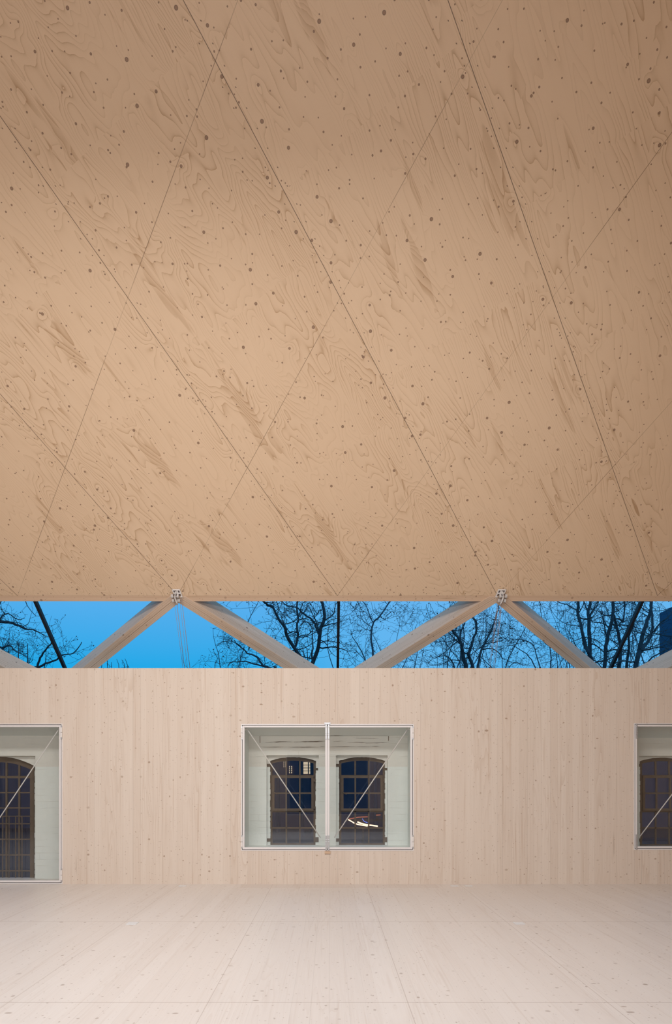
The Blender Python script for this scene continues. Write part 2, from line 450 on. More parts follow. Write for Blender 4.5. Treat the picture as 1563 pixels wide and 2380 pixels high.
def arch_pts(x0, x1, zs_, zc, n=24):
    h = (x1-x0)/2; r_ = zc-zs_; R_ = (h*h+r_*r_)/(2*r_); cx = (x0+x1)/2; cz = zc-R_
    a0 = math.asin(h/R_)
    return [(cx+R_*math.sin(-a0+2*a0*i/n), cz+R_*math.cos(-a0+2*a0*i/n)) for i in range(n+1)]
for q in ARCH:   # spandrels over the arches
    x0, x1, sp_, cr, bt = q['a']
    ap = arch_pts(PX(x0, YK2), PX(x1, YK2), PZ(sp_, YK2), PZ(cr, YK2))
    rnd = random.Random(x0)
    ap = [(a, b_+rnd.uniform(-.004, .004)) for a, b_ in ap]
    for i in range(len(ap)-1):
        (ax_, az), (bx_, bz) = ap[i], ap[i+1]; zt = PZ(cr, YK2)+.002
        mbk.prism([(ax_, YK2+.001, az), (bx_, YK2+.001, bz), (bx_, YK2+.001, zt), (ax_, YK2+.001, zt)], (0, .3, 0))
# chipped brick edges on the jambs
rnd = random.Random(3)
for q in ARCH:
    x0, x1, sp_, cr, bt = q['a']
    for side, xe in ((1, PX(x0, YK2)), (-1, PX(x1, YK2))):
        z = PZ(bt, YK2)
        while z < PZ(sp_, YK2)-.05:
            h = rnd.uniform(.05, .1); d = rnd.uniform(.001, .010)
            mbk.box(xe, xe+side*d, YK2+.002, YK2+.08, z, z+h); z += h+rnd.uniform(0, .03)
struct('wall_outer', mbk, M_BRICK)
# timber lintel face over the two windows
lb = MB()
X0, X1 = PX(604, YK), PX(903.5, YK)
lb.box(X0, X1, YK-.012, YK+.002, PZ(1736, YK), PZ(1711, YK))
struct('trim_3', lb, M_LINTEL)
cr = MB(); rnd = random.Random(5)
def crack(xa, ya, xb, yb, w0):
    n = max(3, int(abs(xb-xa)/6)); pts = []
    for i in range(n+1):
        t = i/n; ww = w0*math.sin(math.pi*min(1, max(.08, t)))*rnd.uniform(.6, 1.2)
        pts.append((xa+(xb-xa)*t, ya+(yb-ya)*t+rnd.uniform(-.25, .25), ww))
    for i in range(n):
        a, b_ = pts[i], pts[i+1]
        cr.prism([(PX(a[0], YK), YK-.0145, PZ(a[1]-a[2]/2, YK)), (PX(b_[0], YK), YK-.0145, PZ(b_[1]-b_[2]/2, YK)),
                  (PX(b_[0], YK), YK-.0145, PZ(b_[1]+b_[2]/2, YK)), (PX(a[0], YK), YK-.0145, PZ(a[1]+a[2]/2, YK))], (0, .002, 0))
for c_ in ((617, 1725.5, 682, 1723, 1.3), (684, 1724.6, 755, 1722.6, 1.6), (717, 1725, 756, 1723.6, 1.0), (775, 1723.5, 800, 1722.8, .8), (808, 1726, 860, 1726.5, .9),
           (850, 1727.5, 903, 1726, 1.3), (826, 1724, 850, 1726, .6), (613, 1736.6, 660, 1736, .7), (672, 1736.8, 740, 1736.4, 1.0), (744, 1735.8, 756, 1735.6, .8),
           (768, 1735.8, 830, 1735.4, .9), (865, 1735, 885, 1734.4, .8), (604.6, 1711, 605, 1727, 1.0), (768, 1709.8, 798, 1709.8, 1.2), (903.2, 1711, 903.5, 1722, 1.0)):
    if abs(c_[2]-c_[0]) < 1:
        cr.box(PX(c_[0]-.6, YK), PX(c_[0]+.8, YK), YK-.0145, YK-.012, PZ(c_[3], YK), PZ(c_[1], YK))
    else: crack(*c_)
cr.build('crack', M_IRON, bpy.data.objects['trim_3'])

# recess linings between inner and outer wall (splayed at the head)
def lining(name, a, top_py, bot_py, xs_back=None):
    x0, x1, z0, z1 = a
    f0 = (x0, x1, z0, z1)
    bx0, bx1 = (x0, x1) if xs_back is None else xs_back
    bz0, bz1 = PZ(bot_py, YK), PZ(top_py, YK)
    mb = MB(); y0, y1 = YW+.055, YK
    def q(a_, b_, c_, d_, off): mb.prism([a_, b_, c_, d_], off)
    q((x0, y0, z1), (x1, y0, z1), (bx1, y1, bz1), (bx0, y1, bz1), (0, 0, .02))
    q((x0, y0, z0), (x1, y0, z0), (bx1, y1, bz0), (bx0, y1, bz0), (0, 0, -.02))
    q((x0, y0, z0), (x0, y0, z1), (bx0, y1, bz1), (bx0, y1, bz0), (-.02, 0, 0))
    q((x1, y0, z0), (x1, y0, z1), (bx1, y1, bz1), (bx1, y1, bz0), (.02, 0, 0))
    return struct(name, mb, M_REVEAL)
lining('trim_4', WIN[1], 1710, 1964.8, (PX(578.6, YK), PX(948.2, YK)))
lining('trim_5', WIN[2], 1710, 2049)
lining('trim_6', WIN[3], 1715, 1966.3)

# ================================================================== inner windows
def ring(mb, x0, x1, z0, z1, t, y0, y1):
    mb.box(x0, x0+t, y0, y1, z0, z1); mb.box(x1-t, x1, y0, y1, z0, z1)
    mb.box(x0+t, x1-t, y0, y1, z0, z0+t); mb.box(x0+t, x1-t, y0, y1, z1-t, z1)
u_ = YW/F    # one pixel at the wall
def inner_window(n, a, leaves, label):
    x0, x1, z0, z1 = a
    w_ = MB(); ring(w_, x0-.004, x1+.004, z0-.004, z1+.004, .014, YW-.006, YW+.10)
    W = w_.build('window_%d' % n, M_WHITE, kind='structure', label=label)
    g = MB(); ring(g, x0+.0102, x1-.0102, z0+.0102, z1-.0102, .012, YW+.006, YW+.09); g.build('gasket', M_GASKET, W)
    for (lx0, lx1, hinge) in leaves:
        e0 = .018 if hinge == 'L' or len(leaves) == 1 else .003
        e1 = .018 if hinge == 'R' or len(leaves) == 1 else .003
        sx0, sx1, sz0, sz1 = lx0+e0, lx1-e1, z0+.0185, z1-.0185
        s = MB(); ring(s, sx0, sx1, sz0, sz1, .026, YW-.010, YW+.045)
        S = s.build('sash', M_WHITE, W, bevel=.003)
        s2 = MB(); ring(s2, sx0+.022, sx1-.022, sz0+.022, sz1-.022, .008, YW-.002, YW+.04); s2.build('glazing_bead', M_WHITE, S)
        MB().box(sx0+.024, sx1-.024, YW+.018, YW+.030, sz0+.024, sz1-.024).build('pane', M_GLASS, S)
        hx = sx0 if hinge == 'L' else sx1
        sg = -1 if hinge == 'L' else 1
        for zc in (z1-.0185-.115, z0+.0185+.115):
            k = MB()
            k.box(hx-sg*.002, hx+sg*.024, YW-.026, YW-.004, zc-.078, zc-.002)
            k.box(hx-sg*.002, hx+sg*.024, YW-.026, YW-.004, zc+.002, zc+.078)
            H = k.build('hinge', M_WHITE2, S, bevel=.003)
            k = MB(); k.box(hx, hx+sg*.020, YW-.020, YW-.004, zc+.078, zc+.102); k.box(hx, hx+sg*.020, YW-.020, YW-.004, zc-.102, zc-.078)
            k.build('hinge_cap', M_STEEL, S)
        lk = sx1 if hinge == 'L' else sx0
        for zt, sgn in ((z1, -1), (z0, 1)):
            k = MB(); q0, q1 = (lk-.028, lk-.004) if hinge == 'L' else (lk+.004, lk+.028)
            k.box(q0, q1, YW-.022, YW-.009, zt+sgn*.004, zt+sgn*.235)
            for zz in (.125, .155):
                k.box(q0-.003, q1+.003, YW-.030, YW-.018, zt+sgn*zz, zt+sgn*(zz+.014))
            k.box(q0+.008, q1-.008, YW-.028, YW-.018, zt+sgn*.04, zt+sgn*.055); k.box(q0+.008, q1-.008, YW-.028, YW-.018, zt+sgn*.215, zt+sgn*.225)
            k.build('lock_plate', M_STEEL, S, bevel=.002)
        # diagonal tension rod behind the pane
        tx = (sx0+.062) if hinge == 'L' else (sx1-.062); bx = (sx1-.105) if hinge == 'L' else (sx0+.105)
        MB().tube([(tx, YW+.085, z1-.07), (bx, YW+.085, z0+.19)], .0085, 8).build('tension_rod', M_WHITE, S, smooth=True)
        hx2 = sx0 if hinge == 'L' else sx1; d_ = 1 if hinge == 'L' else -1
        MB().tube([(hx2+d_*.02, YW+.07, z1-.085), (hx2+d_*.05, YW+.075, z1-.064), (hx2+d_*.075, YW+.08, z1-.058)], .008, 6).build('corner_bracket', M_WHITE2, S)
    return W
a = WIN[1]; mid = PX(761.5, YW)
W1 = inner_window(1, a, [(a[0], mid, 'L'), (mid, a[1], 'R')], 'double-leaf white metal window in the middle of the timber wall')
k = MB(); k.box(mid-.048, mid+.048, YW-.022, YW-.004, a[3]+.006, a[3]+.026); k.box(mid-.03, mid+.03, YW-.030, YW-.015, a[3]-.002, a[3]+.012)
k.build('keeper_plate', M_STEEL, W1)
k = MB(); k.box(mid-.040, mid+.048, YW-.022, YW-.004, a[2]-.05, a[2]-.012); k.build('keeper_plate', M_BEAM, W1)
inner_window(2, WIN[2], [(WIN[2][0], WIN[2][1], 'R')], 'floor-length white metal window at the left edge')
inner_window(3, WIN[3], [(WIN[3][0], WIN[3][1], 'R')], 'white metal window at the right edge, cut off by the frame')
# window behind the camera, seen mirrored in the panes
wb = MB(); ring(wb, BW[0], BW[1], BW[2], BW[3], .035, YB-.08, YB+.004); wb.box(-.06, -.0, YB-.08, YB+.004, BW[2], BW[3])
WB = wb.build('window_4', M_WHITE, kind='structure')
MB().box(BW[0]+.03, BW[1]-.03, YB-.05, YB-.04, BW[2]+.03, BW[3]-.03).build('pane', M_OLDGLASS, WB)

# ================================================================== arched iron windows
def arch_ring(mb, x0, x1, zb, zsp, zcr, t, y0, y1):
    o_ = [(x0, zb)]+arch_pts(x0, x1, zsp, zcr)+[(x1, zb)]
    i_ = [(x0+t, zb+t*.6)]+arch_pts(x0+t, x1-t, zsp-t*.9, zcr-t*1.35)+[(x1-t, zb+t*.6)]
    n = len(o_)
    for i in range(n):
        j = (i+1) % n
        mb.prism([(o_[i][0], y0, o_[i][1]), (o_[j][0], y0, o_[j][1]), (i_[j][0], y0, i_[j][1]), (i_[i][0], y0, i_[i][1])], (0, y1-y0, 0))
def arched_window(n, px0, px1, pys, pyc, pyb, label, large=False):
    D = YFR
    X = lambda p: PX(p, D); Z = lambda p: PZ(p, D)
    fr = MB(); ext = 1.5
    arch_ring(fr, X(px0-ext), X(px1+ext), Z(pyb), Z(pys-1), Z(pyc-1.5), .052 if not large else .075, D, D+.06)
    W = fr.build('window_%d' % n, M_IRON, kind='structure', label=label)
    dx = px0-627.6
    if not large:
        m = MB()
        for c_ in (665.8, 697.4):
            m.box(X(c_+dx-1.9), X(c_+dx+1.9), D+.01, D+.04, Z(1803), Z(1763)); m.box(X(c_+dx-1.6), X(c_+dx+1.6), D+.01, D+.04, Z(pyb), Z(1884))
        m.box(X(px0+2), X(px1-2), D+.01, D+.04, Z(1806), Z(1801.5)); m.box(X(px0+2), X(px1-2), D+.01, D+.04, Z(1888), Z(1884))
        m.box(X(px0+2), X(px1-2), D+.01, D+.04, Z(1926), Z(1922.4))
        m.build('glazing_bars', M_IRON, W)
        s = MB(); sx0, sx1 = X(633+dx), X(729.8+dx); z0, z1 = Z(1884.5), Z(1802.6)
        t = .040; ring(s, sx0, sx1, z0, z1, t, D-.03, D+.02)
        for c_ in (665.8, 697.4): s.box(X(c_+dx-1.7), X(c_+dx+1.7), D-.025, D+.015, z0+t, z1-t)
        s.box(sx0+t, sx1-t, D-.0251, D+.0149, Z(1845.4), Z(1841.8))
        S = s.build('casement', M_IRON, W)
        h = MB(); sd = 1 if n != 5 else -1
        xh = sx1-.02 if n == 5 else sx0+.0
        h.tube([(sx0+.02, D-.05, Z(1841)), (sx0+.09, D-.07, Z(1846))], .009, 6); h.build('casement_stay', M_IRON, S)
        h = MB(); h.box(sx1-.005, sx1+.035, D-.04, D-.01, Z(1817), Z(1809)); h.box(sx1-.005, sx1+.03, D-.04, D-.01, Z(1880), Z(1874)); h.build('hinge', M_IRON, S)
        for (xa, xb, ya, yb) in ((px0-7, px0+2, 1775.5, 1782), (px1-3, px1+4.5, 1785, 1790), (px0-8, px0+2, 1948.5, 1956), (px1-3, px1+6, 1946, 1957)):
            MB().box(PX(xa, YK2), PX(xb, YK2), YK2-.012, D+.02, PZ(yb, YK2), PZ(ya, YK2)).build('wall_anchor', M_IRON, W)
    else:
        m = MB()
        for c_ in (-45.4, -15.7, 14.0, 43.7):
            m.box(X(c_-2.0), X(c_+2.0), D+.01, D+.045, Z(pyb), Z(1764))
        for r_ in (1806, 1842.3, 1878, 1914.5, 1950.5, 1987, 2023.7):
            hh = 2.8 if r_ == 1806 else 1.4
            m.box(X(px0+3), X(px1-3), D+.008, D+.04, Z(r_+hh), Z(r_-hh))
        m.build('glazing_bars', M_IRON, W)
        g = MB()
        for i in range(10):
            c_ = -82+15.05*i
            if c_ > 72: break
            g.tube([(X(c_), D-.035, Z(2047)), (X(c_), D-.035, Z(1896.8))], .0085, 6)
        for r_ in (1896.8, 1914.5, 1950.5, 1987, 2023.7): g.box(X(px0+4), X(px1-9), D-.04, D-.028, Z(r_+1.1), Z(r_-1.1))
        g.build('window_grille', M_IRON, W)
        MB().box(X(70.8), X(80), D-.02, D+.03, Z(2047), Z(1778)).build('side_stile', M_IRON, W)
    gz = MB().prism([(a_, D+.03, b_) for a_, b_ in [(X(px0), Z(pyb-1))]+arch_pts(X(px0), X(px1), Z(pys), Z(pyc+2))+[(X(px1), Z(pyb-1))]], (0, .004, 0))
    gz.build('pane', M_OLDGLASS, W)
    return W
arched_window(5, 627.6, 735.0, 1768.5, 1759.6, 1964.5, 'left one of the two small arched iron windows seen through the middle window')
arched_window(6, 788.0, 896.2, 1768.5, 1759.6, 1964.5, 'right one of the two small arched iron windows seen through the middle window')
arched_window(7, 1487.8, 1596.0, 1769.5, 1760.6, 1966.5, 'arched iron window seen through the right-hand window')
arched_window(8, -84.0, 81.2, 1781.0, 1758.8, 2048.5, 'tall arched iron window with a grille seen through the left window', True)

# ================================================================== truss braces
SL = .905; ln = math.hypot(1, SL); ES = Vector((0, 1/ln, -SL/ln)); EN = Vector((0, SL/ln, 1/ln)); EXV = Vector((1, 0, 0))
S0 = .117; RAT = 2.476/2.042; SEND = (12.32-ZC)*ln; BH = .355
def brace(nodex, sgn, label):
    root = empty('timber_brace', (nodex, ZC, HC-.014), label=label, category='brace', group='diagonal timber braces under the sky strip')
    def P2(x, s, nn=0.): return tuple(EXV*(sgn*x)+ES*s+EN*nn)
    def xat(s, o): return (s-S0+o/.7716)*RAT
    def start(o):
        x = xat(0, o)
        return [(x, 0)] if x >= 0 else [(0, S0-o/.7716)]
    for i, (o1, o2) in enumerate(((.0, .0835), (.0865, .170))):
        a1, a2 = start(o1)[0], start(o2)[0]
        poly = [a1, (2.474, S0-o1/.7716+2.040), (2.474, S0-o2/.7716+2.040), a2]
        if a1[0] == 0 and a2[1] == 0: poly.append((0, 0))
        mb = MB(); pts = [P2(*q) for q in poly]
        if sgn < 0: pts = pts[::-1]
        mb.prism(pts, tuple(EN*BH))
        # own lengthwise object space so that the grain follows the brace
        d = (EXV*(sgn*2.476)+ES*2.042).normalized(); nn = EN; t = nn.cross(d)
        from mathutils import Matrix
        R = Matrix((d, t, nn)).transposed().to_4x4(); Ri = R.inverted()
        mb.v = [tuple(Ri @ Vector(q)) for q in mb.v]
        ob = mb.build('lamella', M_BRACE, root, bevel=.004)
        ob.matrix_local = R
    return root
M_BRACE = mat_board('laminated_brace', (.67, .515, .395), (.51, .355, .24), (.24, .15, .10), bw=.030, amp=1.25, horizontal='yz', along='x', seam=.35)
NODES = [NX0+(i*2)*CW for i in (-2, -1, 0, 1, 2)]
side = {-1: 'left', 1: 'right'}
desc = {(0, -1): 'timber brace running down-left from the left white pulley bracket', (0, 1): 'timber brace running down-right from the left white pulley bracket',
        (1, -1): 'timber brace running down-left from the right white pulley bracket', (1, 1): 'timber brace running down-right from the right white pulley bracket',
        (-1, 1): 'timber brace in the lower left corner of the sky strip', (2, -1): 'timber brace in the lower right corner of the sky strip'}
for k_, i in (((-1), 1), (0, 2), (1, 3), (2, 4)):
    for sg in (-1, 1):
        if (k_, sg) in desc: brace(NODES[i], sg, desc[(k_, sg)])

# ================================================================== roof glazing outside
def glz(y): return 4.536-.676*(y-11.85)
GW = MB().prism([(XL, 11.3, glz(11.3)), (XR, 11.3, glz(11.3)), (XR, 13.5, glz(13.5)), (XL, 13.5, glz(13.5))], (0, .008, .012)).build('window_9', M_ROOFGLASS, kind='structure')
for k_ in (-2, -1, 0, 1):
    xb = .153+4.951*k_
    MB().prism([(xb-.023, 11.3, glz(11.3)-.07), (xb+.023, 11.3, glz(11.3)-.07), (xb+.023, 13.5, glz(13.5)-.07), (xb-.023, 13.5, glz(13.5)-.07)], (0, .03, .064)).build('glazing_bar', M_BLACK, GW)
MB().prism([(XL, YW+YB-11.3, glz(11.3)), (XR, YW+YB-11.3, glz(11.3)), (XR, YW+YB-13.5, glz(13.5)), (XL, YW+YB-13.5, glz(13.5))], (0, -.008, .012)).build('window_10', M_ROOFGLASS, kind='structure')

# ================================================================== pulley brackets and ropes
def pulley(nodex, flip, label, rlabel, rgroup):
    root = empty('pulley_bracket', (nodex, ZC, HC), label=label, category='pulley', group='white pulley brackets at the plywood edge')
    es = Vector((0, .7071, -.7071)); en = Vector((0, -.7071, -.7071))   # along slope (down), out of the ceiling towards the room
    f = flip
    def pt(a_, s_, n_=0.): return tuple(EXV*(a_*f)+es*s_+en*n_)
    u1 = ZC/F
    def slab_(mb, x0, x1, s0, s1, n0, n1, sk=0.):
        pts = [pt(x0, s0, n0), pt(x1, s0, n0), pt(x1+sk, s1, n0), pt(x0+sk, s1, n0)]
        if f < 0: pts = pts[::-1]
        mb.prism(pts, tuple(en*(n1-n0)))
    # slope metres per pixel is about .0081
    sp_ = .0081*.97
    k = MB()   # bracket plate as an open frame: top bar, middle bar, skewed side bars
    slab_(k, 0*u1, 18*u1, -15*sp_, -13.3*sp_, .004, .03)
    slab_(k, 3*u1, 20*u1, -7.5*sp_, -5.8*sp_, .004, .03)
    slab_(k, 0*u1, 2*u1, -15*sp_, -6*sp_, .004, .03, 2*u1)
    slab_(k, 16.5*u1, 18.5*u1, -15*sp_, 1*sp_, .004, .03, 3.6*u1)
    slab_(k, 17*u1, 22*u1, 0*sp_, 1.6*sp_, .004, .03)
    slab_(k, 9*u1, 13*u1, -13.5*sp_, 0*sp_, .004, .02)
    k.build('mounting_plate', M_WHITE2, root, bevel=.002)
    k = MB(); slab_(k, 1.5*u1, 17*u1, -13.2*sp_, -.5*sp_, .001, .004); k.build('backing_plate', flat('dark_steel', (.16, .13, .13), .5, .4, .3), root)  # thin dark sheet behind the open bracket frame
    k = MB()   # hooked fin
    path = [(8.6, -13.), (8.0, -10), (6.4, -5), (5.6, -1), (6.2, 4), (7.6, 8), (9.5, 14)]
    pv = [Vector(pt(a_*u1, s_*sp_, .05)) for a_, s_ in path]
    k.tube(pv, [.0095]*len(pv), 6); 
    k.tube([v_+Vector(tuple(en*.03)) for v_ in pv], [.0085]*len(pv), 6)
    k.build('hooked_fin', M_WHITE2, root, smooth=True)
    k = MB()
    k.tube([pt(-3.5*u1, -2*sp_, .06), pt(15*u1, -2*sp_, .06)], .007, 8); k.tube([pt(-2*u1, 8*sp_, .06), pt(18*u1, 8*sp_, .06)], .006, 8)
    k.build('axle', M_STEEL, root, smooth=True)
    for (xc, sc_, ) in ((-2.3, -2.5), (.3, -2.5), (11.3, -3), (13.2, -3), (-1.4, 7.5), (.9, 7.5), (11.6, 7), (14.3, 7.5)):
        c0 = Vector(pt((xc-.9)*u1, sc_*sp_, .045)); c1 = Vector(pt((xc+.9)*u1, sc_*sp_, .045))
        q = MB().tube([c0, c0.lerp(c1, .3), c0.lerp(c1, .5), c0.lerp(c1, .7), c1], [.030, .030, .022, .030, .030], 20)
        q.build('pulley_wheel', M_WHITE2, root, smooth=False)
    # ropes
    Yt = ZC+.045; Zt = HC-.09
    ends = ((3.3, -0.5), (5.6, 1.4), (13.2, 8.6), (15.6, 10.4)) if f > 0 else ((2.0, 3.2), (4.2, 5.6), (8.6, 9.2), (13.0, 14.0))
    xoff = 399.5 if f > 0 else 1153.5
    tops, bots = ((404.2, 409.8, 417.5, 422.0), (425.5, 429.3, 436.2, 441.8)) if f > 0 else ((1158.2, 1161.0, 1165.8, 1168.6), (1136.8, 1139.6, 1147.2, 1150.4))
    for i in range(4):
        yt, yb = ZC+.0, 11.80
        a_ = Vector((PX(tops[i], yt), yt, PZ(1396-6, yt))); b_ = Vector((PX(bots[i], yb), yb, PZ(1553, yb)))
        d = (b_-a_)
        e_ = a_+d*1.05
        thick = .0042 if i in (1, 3) else .0026
        r_ = MB().tube([tuple(a_), tuple(a_.lerp(e_, .5)), tuple(e_)], thick, 6).build('rope', M_ROPE, smooth=True)
        r_['label'] = ('leftmost', 'second from the left', 'third from the left', 'rightmost')[i]+' of the four '+rlabel; r_['category'] = 'rope'; r_['group'] = rgroup
pulley(PX(403, ZC), 1, 'white pulley bracket at the plywood edge, left one of two', 'thin ropes hanging from the left white pulley bracket', 'ropes of the left pulley bracket')
pulley(PX(1174, ZC), -1, 'white pulley bracket at the plywood edge, right one of two', 'thin ropes hanging from the right white pulley bracket', 'ropes of the right pulley bracket')

# ================================================================== floor socket covers
for (px, d, sx, sy, lab) in ((308, 8.135, .058, .065, 'square metal floor socket cover, left one of the two nearer the camera'), (1207, 8.135, .055, .06, 'square metal floor socket cover, right one of the two nearer the camera'),
                     (425, 11.03, .055, .05, 'floor socket cover close to the timber wall, left of the middle window'), (1057, 11.03, .055, .05, 'floor socket cover close to the timber wall, left one of the right-hand pair'),
                     (1090, 11.03, .055, .05, 'floor socket cover close to the timber wall, right one of the right-hand pair')):
    x = PX(px, d)
    q = MB().box(x-sx, x+sx, d-sy, d+sy, 0.0002, .004).build('floor_socket_cover', M_SOCKET, bevel=.0015)
    q['label'] = lab; q['category'] = 'socket'; q['group'] = 'floor socket covers'

# ================================================================== exterior
struct('ground', MB().box(-90, 120, 12.6, 160, -.3, -.1), M_GROUND)
struct('ground', MB().box(-40, 40, -40, YB-1.2, -.3, -.1), M_GROUND)
def facade(x0, x1, y, h, label, lit):
    root = empty('neighbour_building', ((x0+x1)/2, y, -.1), label=label, category='building')
    MB().box(x0-(x0+x1)/2, x1-(x0+x1)/2, 0, 2, 0, h).build('facade', M_DARKB, root)
    for (lx, lz, ww, hh, m_) in lit:
        mb = MB(); cx_ = lx-(x0+x1)/2
        mb.box(cx_-ww/2, cx_+ww/2, -.05, .02, lz+.1-hh/2, lz+.1+hh/2)
        wdw = mb.build('window', m_, root)
        fr = MB(); fr.box(cx_-.02, cx_+.02, -.09, -.05, lz+.1-hh/2, lz+.1+hh/2)
        for i in (1, 2, 3): fr.box(cx_-ww/2, cx_+ww/2, -.08, -.05, lz+.09-hh/2+hh*i/4, lz+.11-hh/2+hh*i/4)
        fr.build('window_bars', M_IRON, wdw)
    return root
D = 26.
facade(-26, 52, D, 5.2, 'low dark building outside behind the arched windows, with lit panes', [(PX(717.5, D), PZ(1785, D), .36, .42, M_LIT), (PX(676, D), PZ(1789, D), .10, .26, M_LIT), (PX(661.5, D), PZ(1774, D), .06, .28, M_LIT)])
facade(-12, 12, -14, 5.5, 'low dark building mirrored in the window panes', [])
# lamp strings outside the right arched window
Dd = 14.5
fl = empty('light_ride', (PX(846, Dd), Dd+.1, -.1), label='glowing loops of warm lamps on a stand, outside behind the right small arched window', category='lights')
def lampstring(name, pts, r, mat):
    mb = MB().tube([(PX(a_, Dd)-fl.location.x, i*.04-.1, PZ(b_, Dd)+.1) for i, (a_, b_) in enumerate(pts)], r, 6)
    return mb.build(name, mat, fl)
lampstring('lamp_string', [(810, 1905), (817, 1909), (825, 1914), (833, 1917), (842, 1919), (856, 1921.5)], .012, M_BULB)
lampstring('lamp_string', [(832, 1910.5), (838, 1913.5), (846, 1915.8), (853, 1918), (862, 1919), (869, 1920), (880, 1922)], .016, M_BULB)
lampstring('lamp_string', [(812, 1903.5), (820, 1902.3), (832, 1900), (842, 1899.6), (856, 1899.5)], .008, M_BULB2)
lampstring('light_tube', [(843, 1903), (846, 1908), (850, 1911), (855, 1912.5)], .007, M_BLUE)
lampstring('light_bar', [(875, 1894.5), (885, 1894.3)], .007, M_BULB2)
k = MB(); k.box(-.02, .02, .16, .2, 0, .95); k.box(-.35, .4, .16, .19, .88, .92); k.box(.26, .3, .16, .19, .88, 1.1); k.build('stand', M_IRON, fl)
# tower
Dt = 85.
tw = empty('tower_block', (PX(1534, Dt+6)+9, Dt, -.1), label='dark blue tower block behind the trees at the right edge', category='building')
MB().box(-9, 9, 0, 6, 0, PZ(1425.5, Dt+6)+.1).build('facade', M_TOWER, tw)
wn = MB()
for r_ in range(6):
    for c_ in range(8): wn.box(-8.4+c_*2.1, -7.0+c_*2.1, -.06, .01, 3+r_*2.9, 4.6+r_*2.9)
wn.build('window_grid', M_DARKB, tw, kind='stuff')

